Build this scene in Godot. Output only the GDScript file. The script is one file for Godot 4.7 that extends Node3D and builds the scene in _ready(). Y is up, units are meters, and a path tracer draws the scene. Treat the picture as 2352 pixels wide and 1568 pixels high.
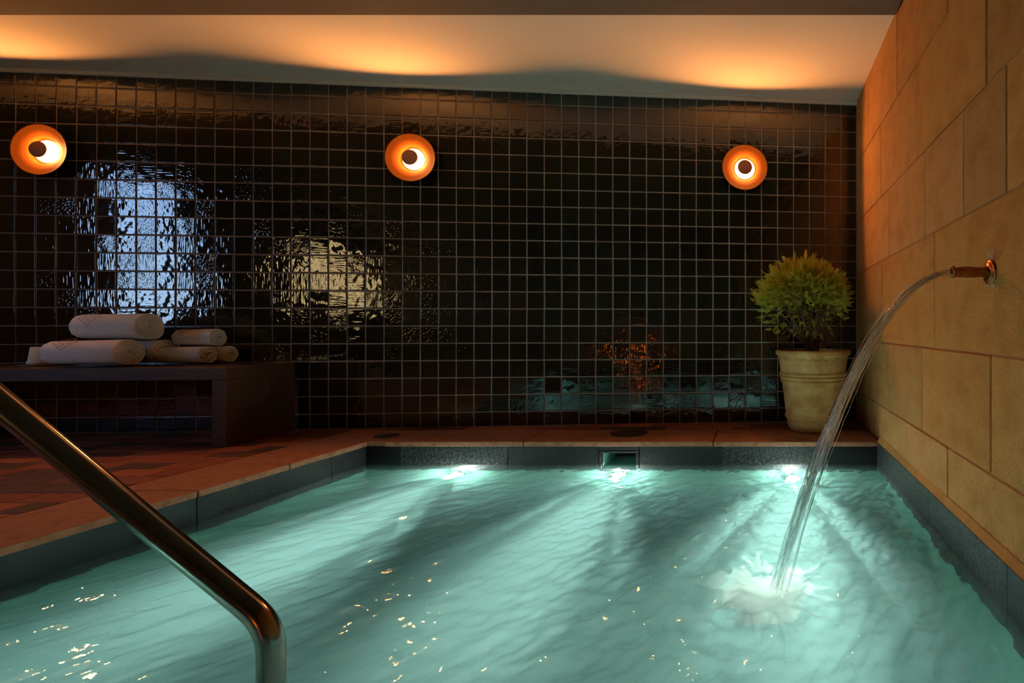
extends Node3D
# Indoor plunge pool with a dark glazed tile wall. Units are metres; y = 0 is the top of the pool coping.
# Camera level and shifted (principal point off centre), so its frame is derived from these numbers.
const F := 1110.0
const PX := 1742.0
const PY := 754.0
const EYE := 0.64
const TH := 0.083529          # the tiled wall stands this much askew to the pool (radians)
const CORNER := Vector3(0.69, 0.0, -3.391)
const PL := -2.2196           # pool: left, right, far, near, water level, floor
const PR := 0.672
const PF := -2.7376
const PN := 1.4
const WATER := -0.132
const BED := -1.15
const CEIL := 2.225
const WEST := -5.6
const SOUTH := 2.6
const SPOUT_Z := -1.437
const LAND := Vector3(0.041, WATER, SPOUT_Z)

var rng := RandomNumberGenerator.new()
var taken := {}

# ---------------------------------------------------------------- helpers
func numbered(n: String) -> String:
	var k: int = taken.get(n, 0)
	taken[n] = k + 1
	return n if k == 0 else "%s_%03d" % [n, k]

func thing(n: String, label: String, category: String, at := Vector3.ZERO, turn := 0.0, group := "") -> Node3D:
	var o := Node3D.new()
	o.name = numbered(n)
	add_child(o)
	o.position = at
	o.rotation.y = turn
	o.set_meta("label", label)
	o.set_meta("category", category)
	if group != "":
		o.set_meta("group", group)
	return o

func structure(n: String, label: String, category: String, at := Vector3.ZERO, turn := 0.0) -> Node3D:
	var o := thing(n, label, category, at, turn)
	o.set_meta("kind", "structure")
	return o

func part(parent: Node3D, n: String, mesh: Mesh, m: Material, at := Vector3.ZERO, rot := Vector3.ZERO) -> MeshInstance3D:
	var o := MeshInstance3D.new()
	o.name = n
	o.mesh = mesh
	if m:
		o.material_override = m
	o.position = at
	o.rotation = rot
	o.cast_shadow = GeometryInstance3D.SHADOW_CASTING_SETTING_ON
	parent.add_child(o, true)
	return o

func lin(r: float, g: float, b: float) -> Color:
	return Color(r, g, b).linear_to_srgb()

func mat(c: Color, rough := 0.7, metal := 0.0, spec := 0.5) -> StandardMaterial3D:
	var m := StandardMaterial3D.new()
	m.albedo_color = c
	m.roughness = rough
	m.metallic = metal
	m.metallic_specular = spec
	return m

func noise_tex(freq: float, colors: Array, size := 512, seed_ := 1, octaves := 4, stops: Array = []) -> NoiseTexture2D:
	var n := FastNoiseLite.new()
	n.seed = seed_
	n.noise_type = FastNoiseLite.TYPE_SIMPLEX_SMOOTH
	n.frequency = freq
	n.fractal_octaves = octaves
	var t := NoiseTexture2D.new()
	t.width = size
	t.height = size
	t.seamless = true
	t.noise = n
	if colors.size():
		var g := Gradient.new()
		var offs := PackedFloat32Array()
		var cols := PackedColorArray()
		for i in colors.size():
			offs.append(stops[i] if stops.size() else float(i) / (colors.size() - 1))
			cols.append(colors[i])
		g.offsets = offs
		g.colors = cols
		t.color_ramp = g
	return t

func grain(m: StandardMaterial3D, tex: Texture2D, per_metre: float, relief: Texture2D = null, cm := 0.1) -> StandardMaterial3D:
	m.albedo_texture = tex
	m.uv1_triplanar = true
	m.uv1_world_triplanar = true
	m.uv1_scale = Vector3.ONE * per_metre
	if relief:
		m.heightmap_enabled = true
		m.heightmap_texture = relief
		m.heightmap_scale = cm
	return m

func tri(st: SurfaceTool, a: Vector3, b: Vector3, c: Vector3) -> void:
	st.add_vertex(a)
	st.add_vertex(b)
	st.add_vertex(c)

func quad(st: SurfaceTool, a: Vector3, b: Vector3, c: Vector3, d: Vector3) -> void:
	tri(st, a, b, c)
	tri(st, a, c, d)

func tool(smooth := false) -> SurfaceTool:
	var st := SurfaceTool.new()
	st.begin(Mesh.PRIMITIVE_TRIANGLES)
	st.set_smooth_group(0 if smooth else -1)
	return st

func done(st: SurfaceTool) -> ArrayMesh:
	st.generate_normals()
	return st.commit()

# a box with chamfered edges, centred, added to a tool under a transform
func add_box(st: SurfaceTool, size: Vector3, b: float, at := Vector3.ZERO, basis := Basis.IDENTITY) -> void:
	var h := size / 2.0
	b = minf(b, minf(h.x, minf(h.y, h.z)) * 0.9)
	var p := func(sx: float, sy: float, sz: float, axis: int) -> Vector3:
		var v := Vector3(sx * (h.x - (0.0 if axis == 0 else b)), sy * (h.y - (0.0 if axis == 1 else b)), sz * (h.z - (0.0 if axis == 2 else b)))
		return at + basis * v
	var emit := func(pts: Array, out: Vector3) -> void:
		var nrm: Vector3 = (pts[1] - pts[0]).cross(pts[2] - pts[0])
		if nrm.dot(basis * out) > 0.0:
			pts.reverse()
		if pts.size() == 4:
			quad(st, pts[0], pts[1], pts[2], pts[3])
		else:
			tri(st, pts[0], pts[1], pts[2])
	for s in [-1.0, 1.0]:
		emit.call([p.call(s, -1, -1, 0), p.call(s, 1, -1, 0), p.call(s, 1, 1, 0), p.call(s, -1, 1, 0)], Vector3(s, 0, 0))
		emit.call([p.call(-1, s, -1, 1), p.call(1, s, -1, 1), p.call(1, s, 1, 1), p.call(-1, s, 1, 1)], Vector3(0, s, 0))
		emit.call([p.call(-1, -1, s, 2), p.call(1, -1, s, 2), p.call(1, 1, s, 2), p.call(-1, 1, s, 2)], Vector3(0, 0, s))
		if b <= 0.0:
			continue
		for t in [-1.0, 1.0]:
			emit.call([p.call(s, t, -1, 0), p.call(s, t, 1, 0), p.call(s, t, 1, 1), p.call(s, t, -1, 1)], Vector3(s, t, 0))
			emit.call([p.call(s, -1, t, 0), p.call(s, 1, t, 0), p.call(s, 1, t, 2), p.call(s, -1, t, 2)], Vector3(s, 0, t))
			emit.call([p.call(-1, s, t, 1), p.call(1, s, t, 1), p.call(1, s, t, 2), p.call(-1, s, t, 2)], Vector3(0, s, t))
			for w in [-1.0, 1.0]:
				emit.call([p.call(s, t, w, 0), p.call(s, t, w, 1), p.call(s, t, w, 2)], Vector3(s, t, w))

func box(size: Vector3, b := 0.0) -> ArrayMesh:
	var st := tool()
	add_box(st, size, b)
	return done(st)

# a box from corner to corner as a part
func slab(parent: Node3D, n: String, lo: Vector3, hi: Vector3, m: Material, b := 0.0) -> MeshInstance3D:
	return part(parent, n, box(hi - lo, b), m, (lo + hi) / 2.0)

# a grid of points (rows of equal length) as a smooth surface
func add_grid(st: SurfaceTool, rows: Array, wrap := false, flip := false) -> void:
	var w: int = rows[0].size()
	for i in rows.size() - 1:
		for j in (w if wrap else w - 1):
			var k := (j + 1) % w
			if flip:
				quad(st, rows[i][j], rows[i + 1][j], rows[i + 1][k], rows[i][k])
			else:
				quad(st, rows[i][j], rows[i][k], rows[i + 1][k], rows[i + 1][j])

func lathe(profile: Array, segs := 48) -> ArrayMesh:      # profile of (radius, height), outside when listed from bottom to top
	var st := tool(true)
	var rows := []
	for q in profile:
		var row := PackedVector3Array()
		for j in segs:
			var a := TAU * j / segs
			row.append(Vector3(cos(a) * q.x, q.y, sin(a) * q.x))
		rows.append(row)
	add_grid(st, rows, true, true)
	return done(st)

func add_tube(st: SurfaceTool, pts: PackedVector3Array, radii: PackedFloat32Array, sides := 8, caps := true) -> void:
	var up := Vector3.UP
	var rows := []
	var n := pts.size()
	for i in n:
		var t := (pts[mini(i + 1, n - 1)] - pts[maxi(i - 1, 0)]).normalized()
		if absf(t.dot(up)) > 0.98:
			up = Vector3(1, 0, 0.2).normalized()
		var s := t.cross(up).normalized()
		var u := s.cross(t)
		up = u
		var row := PackedVector3Array()
		for j in sides:
			var a := TAU * j / sides
			row.append(pts[i] + (s * cos(a) + u * sin(a)) * radii[i])
		rows.append(row)
	add_grid(st, rows, true, true)
	if caps:
		for e in [0, n - 1]:
			for j in sides:
				var k := (j + 1) % sides
				if e == 0:
					tri(st, pts[0], rows[0][k], rows[0][j])
				else:
					tri(st, pts[e], rows[e][j], rows[e][k])

func same(r: float, n: int) -> PackedFloat32Array:
	var a := PackedFloat32Array()
	a.resize(n)
	a.fill(r)
	return a

# ---------------------------------------------------------------- the scene
func _ready() -> void:
	rng.seed = 7
	view_and_light()
	make_materials()
	tiled_wall()
	stone_wall()
	shell()
	pool()
	paving()
	water()
	bench_and_towels()
	handrail()
	sconces()
	pot_and_shrub()
	spout()

func view_and_light() -> void:
	var cam := Camera3D.new()
	cam.name = "camera"
	add_child(cam)
	cam.position = Vector3(0, EYE, 0)
	cam.near = 0.05
	cam.far = 60.0
	cam.projection = Camera3D.PROJECTION_FRUSTUM
	cam.size = 1568.0 / F * cam.near
	cam.frustum_offset = Vector2((1176.0 - PX) / F, (PY - 784.0) / F) * cam.near
	cam.current = true
	var e := Environment.new()
	e.background_mode = Environment.BG_SKY
	var sky := Sky.new()
	var sm := ProceduralSkyMaterial.new()
	sm.sky_top_color = Color(0.50, 0.68, 0.95)
	sm.sky_horizon_color = Color(0.72, 0.86, 1.0)
	sm.ground_bottom_color = Color(0.16, 0.18, 0.17)
	sm.ground_horizon_color = Color(0.30, 0.34, 0.34)
	sky.sky_material = sm
	e.sky = sky
	e.background_energy_multiplier = 11.0
	e.tonemap_mode = Environment.TONE_MAPPER_LINEAR
	e.tonemap_exposure = 1.0
	e.sdfgi_enabled = true
	e.ssao_enabled = true
	e.ssil_enabled = true
	e.volumetric_fog_enabled = true
	e.volumetric_fog_density = 0.0
	var w := WorldEnvironment.new()
	w.name = "environment"
	w.environment = e
	add_child(w)

const SCONCE_ENERGY := 2.2
const SCONCE_COLOR := Color(1.0, 0.645, 0.34)
const POOL_LIGHT_ENERGY := 16.5
const POOL_SPILL_ENERGY := 0.32
const SIDE_FILL_ENERGY := 1.05
const SIDE_FILL_COLOR := Color(0.72, 1.0, 0.97)
const POOL_LIGHT_COLOR := Color(0.93, 1.0, 0.97)

var m_tile: Array[StandardMaterial3D] = []
var m_grout: StandardMaterial3D
var m_stone: Array[StandardMaterial3D] = []
var m_mortar: StandardMaterial3D
var m_patch: StandardMaterial3D
var m_ceiling: StandardMaterial3D
var m_soffit: StandardMaterial3D
var m_trim: StandardMaterial3D
var m_dark: StandardMaterial3D
var m_brick: Array[StandardMaterial3D] = []
var m_joint: StandardMaterial3D
var m_coping: StandardMaterial3D
var m_slate: Array[StandardMaterial3D] = []
var m_basin: StandardMaterial3D
var m_water: StandardMaterial3D
var m_jet: StandardMaterial3D
var m_milky: StandardMaterial3D
var m_steel: StandardMaterial3D
var m_iron: StandardMaterial3D
var m_wood: StandardMaterial3D
var m_towel: StandardMaterial3D
var m_thread: StandardMaterial3D

func make_materials() -> void:
	# glazed tiles: one relief atlas of 4 x 4 hand-made surfaces shared by all
	var relief := tile_relief()
	for c in [lin(0.0075, 0.0095, 0.006), lin(0.010, 0.0105, 0.006), lin(0.006, 0.0085, 0.0065)]:
		var m := mat(c, 0.05, 0.0, 0.7)
		m.heightmap_enabled = true
		m.heightmap_texture = relief
		m.heightmap_scale = 0.17
		m_tile.append(m)
	m_grout = mat(lin(0.29, 0.215, 0.175), 0.85)
	var s_col := noise_tex(0.006, [Color(0.88, 0.84, 0.78), Color(0.95, 0.93, 0.90), Color(1, 1, 1), Color(0.93, 0.89, 0.83)], 1024, 3, 6)
	var s_rel := noise_tex(0.06, [], 1024, 5, 4)
	for c in [Color(0.70, 0.51, 0.28), Color(0.68, 0.48, 0.25), Color(0.64, 0.47, 0.27), Color(0.69, 0.50, 0.30)]:
		m_stone.append(grain(mat(c, 0.88, 0.0, 0.3), s_col, 0.9, s_rel, 0.30))
	m_mortar = mat(Color(0.66, 0.42, 0.29), 0.95)
	m_patch = grain(mat(Color(0.80, 0.66, 0.50), 0.95), noise_tex(0.05, [Color(0.75, 0.72, 0.7), Color(1, 1, 1)], 256, 8), 6.0, s_rel, 0.2)
	m_ceiling = mat(Color(0.86, 0.83, 0.78), 0.9)
	m_soffit = mat(Color(0.36, 0.32, 0.28), 0.85)
	m_trim = mat(Color(0.80, 0.79, 0.76), 0.55)
	m_dark = mat(Color(0.34, 0.31, 0.27), 0.8)
	var b_col := noise_tex(0.02, [Color(0.70, 0.66, 0.62), Color(1, 1, 1), Color(0.82, 0.78, 0.76)], 512, 11, 5)
	var b_rel := noise_tex(0.08, [], 512, 12, 4)
	for c in [Color(0.56, 0.29, 0.17), Color(0.50, 0.25, 0.15), Color(0.62, 0.34, 0.20), Color(0.36, 0.21, 0.15), Color(0.30, 0.20, 0.16), Color(0.53, 0.28, 0.18)]:
		m_brick.append(grain(mat(c, 0.7, 0.0, 0.4), b_col, 1.7))
	m_joint = mat(Color(0.40, 0.33, 0.28), 0.9)
	m_coping = grain(mat(Color(0.60, 0.41, 0.30), 0.72, 0.0, 0.4), noise_tex(0.012, [Color(0.72, 0.68, 0.64), Color(0.95, 0.93, 0.9), Color(1, 1, 1), Color(0.8, 0.78, 0.75)], 1024, 14, 6), 1.1, b_rel, 0.05)
	var sl_rough := noise_tex(0.035, [Color(0.28, 0.29, 0.29), Color(0.38, 0.39, 0.39), Color(0.90, 0.92, 0.90), Color(1, 1, 1)], 512, 21, 4, [0.0, 0.44, 0.58, 1.0])
	var sl_fine := noise_tex(0.12, [Color(0.55, 0.57, 0.57), Color(1, 1, 1)], 512, 22, 4)
	m_slate.append(grain(mat(Color(0.075, 0.078, 0.074), 0.42), sl_fine, 1.6))
	m_slate.append(grain(mat(Color(0.22, 0.225, 0.215), 0.5), sl_rough, 2.6, b_rel, 0.1))
	m_slate.append(grain(mat(Color(0.13, 0.132, 0.125), 0.5), sl_rough, 3.6, b_rel, 0.08))
	m_basin = grain(mat(Color(0.38, 0.58, 0.52), 0.8), noise_tex(0.01, [Color(0.88, 0.9, 0.88), Color(1, 1, 1)], 256, 31), 1.0)
	m_water = mat(Color(1, 1, 1, 0.0), 0.0)
	m_water.transparency = BaseMaterial3D.TRANSPARENCY_ALPHA
	m_water.refraction_enabled = true
	m_water.refraction_scale = 0.033
	m_jet = m_water.duplicate()
	m_water.uv1_triplanar = true
	m_water.uv1_world_triplanar = true
	m_water.uv1_scale = Vector3.ONE * 1.3
	m_water.heightmap_enabled = true
	m_water.heightmap_texture = noise_tex(0.035, [], 1024, 33, 4)
	m_water.heightmap_scale = 0.025
	m_milky = mat(Color(0.98, 0.98, 0.97, 0.75), 0.35)
	m_milky.transparency = BaseMaterial3D.TRANSPARENCY_ALPHA
	m_steel = mat(Color(0.55, 0.50, 0.46), 0.17, 1.0)
	m_iron = mat(Color(0.17, 0.15, 0.14), 0.6, 0.4)
	var wood := noise_tex(0.02, [Color(0.62, 0.55, 0.5), Color(1, 1, 1), Color(0.75, 0.68, 0.62)], 512, 41, 5)
	m_wood = grain(mat(Color(0.27, 0.18, 0.145), 0.36, 0.0, 0.5), wood, 1.0)
	m_wood.uv1_scale = Vector3(0.5, 6.0, 6.0)
	var terry := noise_tex(0.16, [], 512, 45, 3)
	m_towel = mat(Color(0.90, 0.87, 0.83), 0.95, 0.0, 0.2)
	m_towel.uv1_triplanar = true
	m_towel.uv1_scale = Vector3.ONE * 5.0
	m_towel.heightmap_enabled = true
	m_towel.heightmap_texture = terry
	m_towel.heightmap_scale = 0.35
	m_towel.rim_enabled = true
	m_towel.rim = 0.4
	m_thread = mat(Color(0.56, 0.44, 0.34), 0.8)

func tile_relief() -> ImageTexture:
	var cell := 192
	var im := Image.create(cell * 4, cell * 4, false, Image.FORMAT_RF)
	var n := FastNoiseLite.new()
	n.noise_type = FastNoiseLite.TYPE_SIMPLEX_SMOOTH
	n.frequency = 1.0
	n.fractal_octaves = 2
	n.seed = 77
	for v in 16:
		var kind := v % 4
		var ox := float(v) * 37.0
		for y in cell:
			for x in cell:
				var u := float(x) / cell
				var w := float(y) / cell
				var h := n.get_noise_2d(u * 1.3 + ox, w * 1.3) * 0.75
				match kind:
					0:
						h += n.get_noise_2d(u * 7.0 + ox, w * 0.9 + 9.0) * 0.34
					1:
						h += n.get_noise_2d(u * 0.8 + ox, w * 7.5 + 5.0) * 0.26
					2:
						var q := n.get_noise_2d(u * 5.0 + ox, w * 5.0 + 3.0)
						h += smoothstep(-0.1, 0.35, q) * 0.30
						h += n.get_noise_2d(u * 11.0 + ox, w * 9.0 + 3.0) * 0.10
					3:
						h += n.get_noise_2d(u * 3.2 + ox, w * 2.2 + 1.0) * 0.34
						h += n.get_noise_2d(u * 12.0 + ox, w * 3.0 + 8.0) * 0.05
				im.set_pixel(v % 4 * cell + x, v / 4 * cell + y, Color(h * 0.5 + 0.5, 0, 0))
	return ImageTexture.create_from_image(im)

# ---------------------------------------------------------------- tiled wall at the far end
func tile_mesh(v: int, w: float, h: float) -> ArrayMesh:
	var st := SurfaceTool.new()
	st.begin(Mesh.PRIMITIVE_TRIANGLES)
	var b := 0.0032
	var xs := [-w / 2, -w / 2 + b, w / 2 - b, w / 2]
	var ys := [-h / 2, -h / 2 + b, h / 2 - b, h / 2]
	var pt := func(i: int, j: int) -> void:
		var out := Vector3([-0.9, 0.0, 0.0, 0.9][i], [-0.9, 0.0, 0.0, 0.9][j], 1.0)
		var edge: bool = i == 0 or i == 3 or j == 0 or j == 3
		st.set_uv(Vector2((v % 4 + 0.06 + 0.88 * (xs[i] / w + 0.5)) / 4.0, (v / 4 + 0.06 + 0.88 * (0.5 - ys[j] / h)) / 4.0))
		st.set_normal(out.normalized())
		st.add_vertex(Vector3(xs[i], ys[j], 0.006 if not edge else 0.0045))
	for i in 3:
		for j in 3:
			for c in [[0, 0], [0, 1], [1, 1], [0, 0], [1, 1], [1, 0]]:
				pt.call(i + c[0], j + c[1])
	var z0 := 0.0045
	var z1 := -0.004
	var c4 := [Vector2(-w / 2, -h / 2), Vector2(w / 2, -h / 2), Vector2(w / 2, h / 2), Vector2(-w / 2, h / 2)]
	for k in 4:
		var a: Vector2 = c4[k]
		var d: Vector2 = c4[(k + 1) % 4]
		st.set_uv(Vector2(0.1, 0.1))
		st.set_normal(Vector3((a.x + d.x), (a.y + d.y), 0).normalized())
		quad(st, Vector3(a.x, a.y, z0), Vector3(d.x, d.y, z0), Vector3(d.x, d.y, z1), Vector3(a.x, a.y, z1))
	return st.commit()

func tiled_wall() -> void:
	var wall := structure("wall_back", "wall of dark green glazed square tiles behind the pool", "wall", CORNER, TH)
	slab(wall, "grout_bed", Vector3(-6.6, -0.05, -0.2), Vector3(0.3, 2.4, 0.0030), m_grout)
	var p := 0.11147
	var g := 0.0068
	var lines := [2.2]
	for i in 19:
		lines.append(2.125 - 0.113 * i)
	lines.append(-0.004)
	var meshes := {}
	var rest: Array[SurfaceTool] = []
	for k in 3:
		rest.append(SurfaceTool.new())
		rest[k].begin(Mesh.PRIMITIVE_TRIANGLES)
	var singles := 0
	for col in range(55, -1, -1):
		for row in 20:
			var top: float = lines[row] - (0.0 if row == 0 else g / 2)
			var bot: float = lines[row + 1] + g / 2
			var hgt := snappedf(top - bot, 0.001)
			var v := rng.randi() % 16
			var tone := rng.randi() % 3
			var key := "%d/%.3f" % [v, hgt]
			if not meshes.has(key):
				meshes[key] = tile_mesh(v, p - g, hgt)
			var at := Vector3(-0.0027 - p * (col + 0.5) + rng.randf_range(-1, 1) * 0.0005, (top + bot) / 2 + rng.randf_range(-1, 1) * 0.0004, rng.randf_range(0, 1) * 0.0008)
			var rot := Vector3(rng.randfn(0, 0.010), rng.randfn(0, 0.010), rng.randfn(0, 0.003))
			# the 300 tiles that show largest: the left columns, save those hidden behind the bench and the towels
			var hidden: bool = at.y < 0.62 and col > 36
			if col < 48 and singles < 300 and not hidden:
				singles += 1
				part(wall, "tile", meshes[key], m_tile[tone], at, rot)
			else:
				rest[tone].append_from(meshes[key], 0, Transform3D(Basis.from_euler(rot), at))
	var am := ArrayMesh.new()
	for k in 3:
		am = rest[k].commit(am)
	for k in 3:
		am.surface_set_material(k, m_tile[k])
	var r := part(wall, "tiles", am, null)
	r.set_meta("kind", "stuff")
	var t := structure("trim_1", "pale grey cover strip between the tiles and the ceiling", "trim", CORNER, TH)
	slab(t, "strip", Vector3(-6.4, 2.2, 0.001), Vector3(0.0, CEIL, 0.022), m_trim, 0.003)

# ---------------------------------------------------------------- stone wall on the right
func stone_wall() -> void:
	var w := structure("wall_right", "ochre sandstone block wall beside the pool", "wall")
	slab(w, "mortar_bed", Vector3(0.6955, -0.02, -3.7), Vector3(0.95, 2.4, SOUTH + 0.3), m_mortar)
	var ys := [-0.0, 0.2067, 0.561, 1.017, 1.378, 1.791, 2.30]
	var zs := [[2.88, 2.321, 1.765, 1.19, 0.62, 0.05], [3.06, 2.565, 2.037, 1.438, 0.86, 0.25], [2.708, 1.896, 1.10, 0.45], [2.555, 2.007, 1.627, 1.347, 0.75, 0.1], [2.727, 2.095, 1.464, 0.84, 0.2], [3.03, 2.401, 1.765, 1.13, 0.5]]
	var j := 0.0026
	for c in 6:
		var cuts: Array = [3.39]
		cuts.append_array(zs[c])
		var z: float = zs[c][-1]
		while z > -SOUTH:
			z -= 0.62
			cuts.append(z)
		for i in cuts.size() - 1:
			var lo := Vector3(0.69, ys[c] + j, -cuts[i] + j)
			var hi := Vector3(0.76, ys[c + 1] - j, -cuts[i + 1] - j)
			lo.x += rng.randf_range(-0.0015, 0.0015)
			slab(w, "stone_block", lo, hi, m_stone[rng.randi() % 4], 0.003)
	# sandy mortar fillet along the top of the slate band
	var ft := tool()
	var za := PF + 0.002
	var zb := SOUTH - 0.01
	quad(ft, Vector3(0.673, 0.0006, za), Vector3(0.6885, 0.026, za), Vector3(0.6885, 0.026, zb), Vector3(0.673, 0.0006, zb))
	quad(ft, Vector3(0.673, 0.0006, zb), Vector3(0.692, 0.0006, zb), Vector3(0.692, 0.0006, za), Vector3(0.673, 0.0006, za))
	quad(ft, Vector3(0.692, 0.0006, zb), Vector3(0.692, 0.026, zb), Vector3(0.692, 0.026, za), Vector3(0.692, 0.0006, za))
	quad(ft, Vector3(0.6885, 0.026, zb), Vector3(0.6885, 0.026, za), Vector3(0.692, 0.026, za), Vector3(0.692, 0.026, zb))
	tri(ft, Vector3(0.673, 0.0006, za), Vector3(0.692, 0.0006, za), Vector3(0.6885, 0.026, za))
	part(w, "mortar_fillet", done(ft), m_stone[0])
	# old mortar patches round the spout
	slab(w, "mortar_patch", Vector3(0.6885, 0.835, SPOUT_Z - 0.022), Vector3(0.70, 0.872, SPOUT_Z + 0.024), m_patch, 0.002)
	slab(w, "mortar_patch", Vector3(0.6885, 0.757, SPOUT_Z - 0.022), Vector3(0.70, 0.80, SPOUT_Z + 0.024), m_patch, 0.002)

# ---------------------------------------------------------------- the rest of the room
func shell() -> void:
	var c := structure("ceiling", "pale plaster ceiling lit orange by the wall lamps", "ceiling")
	slab(c, "plaster", Vector3(WEST - 0.2, CEIL, -3.8), Vector3(1.1, CEIL + 0.2, SOUTH + 0.2), m_ceiling)
	var s := structure("trim_2", "taupe painted dropped soffit above the pool", "trim")
	slab(s, "soffit_board", Vector3(WEST, CEIL - 0.028, -2.405), Vector3(0.682, CEIL - 0.0005, SOUTH), m_soffit, 0.003)
	var west := structure("wall_left", "plain dark plaster wall with a tall window", "wall")
	for q in [[-3.2, -1.26, 0.0, 2.3], [-0.52, 0.95, 0.0, 2.3], [2.55, 2.8, 0.0, 2.3], [-1.26, -0.52, 0.0, 0.70], [-1.26, -0.52, 2.16, 2.3], [0.95, 2.55, 0.0, 1.0], [0.95, 2.55, 1.78, 2.3]]:
		slab(west, "plaster", Vector3(WEST - 0.2, q[2] - 0.05, q[0]), Vector3(WEST, q[3], q[1]), m_dark)
	var win := structure("window_1", "tall narrow window letting in blue daylight", "window", Vector3(WEST - 0.1, 0.70, -0.89))
	var st := tool()
	add_box(st, Vector3(0.06, 0.05, 0.74), 0.004, Vector3(0, 0.025, 0))
	add_box(st, Vector3(0.06, 0.05, 0.74), 0.004, Vector3(0, 1.435, 0))
	add_box(st, Vector3(0.06, 1.36, 0.05), 0.004, Vector3(0, 0.73, -0.345))
	add_box(st, Vector3(0.06, 1.36, 0.05), 0.004, Vector3(0, 0.73, 0.345))
	part(win, "window_frame", done(st), m_iron)
	st = tool()
	add_box(st, Vector3(0.035, 1.36, 0.022), 0.003, Vector3(0, 0.73, -0.03))
	part(win, "mullion", done(st), m_iron)
	var glass := mat(Color(1, 1, 1, 0.04), 0.0)
	glass.transparency = BaseMaterial3D.TRANSPARENCY_ALPHA
	part(win, "pane", box(Vector3(0.006, 1.36, 0.28), 0.0), glass, Vector3(0, 0.73, -0.18))
	part(win, "pane", box(Vector3(0.006, 1.36, 0.30), 0.0), glass, Vector3(0, 0.73, 0.135))
	var win2 := structure("window_2", "wide frosted window lit from the next room", "window", Vector3(WEST - 0.1, 1.0, 1.75))
	st = tool()
	for y in [0.02, 0.27, 0.52, 0.76]:
		add_box(st, Vector3(0.05, 0.04, 1.6), 0.004, Vector3(0, y, 0))
	for z in [-0.78, 0.0, 0.78]:
		add_box(st, Vector3(0.05, 0.70, 0.04), 0.004, Vector3(0, 0.39, z))
	part(win2, "window_frame", done(st), m_iron)
	var lit := mat(Color(0.8, 0.76, 0.66), 0.6)
	lit.emission_enabled = true
	lit.emission = Color(1.0, 0.86, 0.60)
	lit.emission_energy_multiplier = 5.0
	part(win2, "window_pane", box(Vector3(0.01, 0.74, 1.56), 0.0), lit, Vector3(-0.02, 0.39, 0))
	var al := AreaLight3D.new()
	al.name = "window_glow"
	al.area_size = Vector2(1.5, 0.7)
	al.light_energy = 0.25
	al.light_color = Color(1.0, 0.86, 0.60)
	al.shadow_enabled = true
	win2.add_child(al)
	al.position = Vector3(0.04, 0.39, 0)
	al.rotation.y = -PI / 2
	var south := structure("wall_front", "plain dark plaster wall at the near end", "wall")
	slab(south, "plaster", Vector3(WEST - 0.2, -0.05, SOUTH), Vector3(1.0, 2.3, SOUTH + 0.2), m_dark)
	# a lantern behind the camera: the tiles mirror its orange glow
	var lan := thing("floor_lantern", "small amber glass lantern on the paving beyond the pool", "lantern", Vector3(-1.28, 0.0, 2.2))
	st = tool()
	add_box(st, Vector3(0.20, 0.02, 0.20), 0.003, Vector3(0, 0.012, 0))
	add_box(st, Vector3(0.20, 0.02, 0.20), 0.003, Vector3(0, 0.275, 0))
	for sx in [-1, 1]:
		for sz in [-1, 1]:
			add_box(st, Vector3(0.014, 0.25, 0.014), 0.002, Vector3(0.09 * sx, 0.145, 0.09 * sz))
	part(lan, "lantern_frame", done(st), m_iron)
	var amber := mat(Color(1.0, 0.55, 0.18), 0.4)
	amber.emission_enabled = true
	amber.emission = Color(1.0, 0.46, 0.12)
	amber.emission_energy_multiplier = 9.0
	part(lan, "lantern_glass", lathe([Vector2(0.001, 0.024), Vector2(0.065, 0.024), Vector2(0.075, 0.08), Vector2(0.075, 0.2), Vector2(0.06, 0.262), Vector2(0.001, 0.262)], 24), amber)
	var ol := OmniLight3D.new()
	ol.name = "lantern_flame"
	ol.light_energy = 0.08
	ol.light_color = Color(1.0, 0.55, 0.2)
	ol.light_size = 0.05
	ol.omni_range = 20.0
	ol.omni_attenuation = 2.0
	ol.shadow_enabled = true
	lan.add_child(ol)
	ol.position = Vector3(0, 0.14, 0)

# ---------------------------------------------------------------- pool basin, slate band, lights
const SKX0 := -0.886
const SKX1 := -0.695
const SKY1 := -0.065

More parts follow.
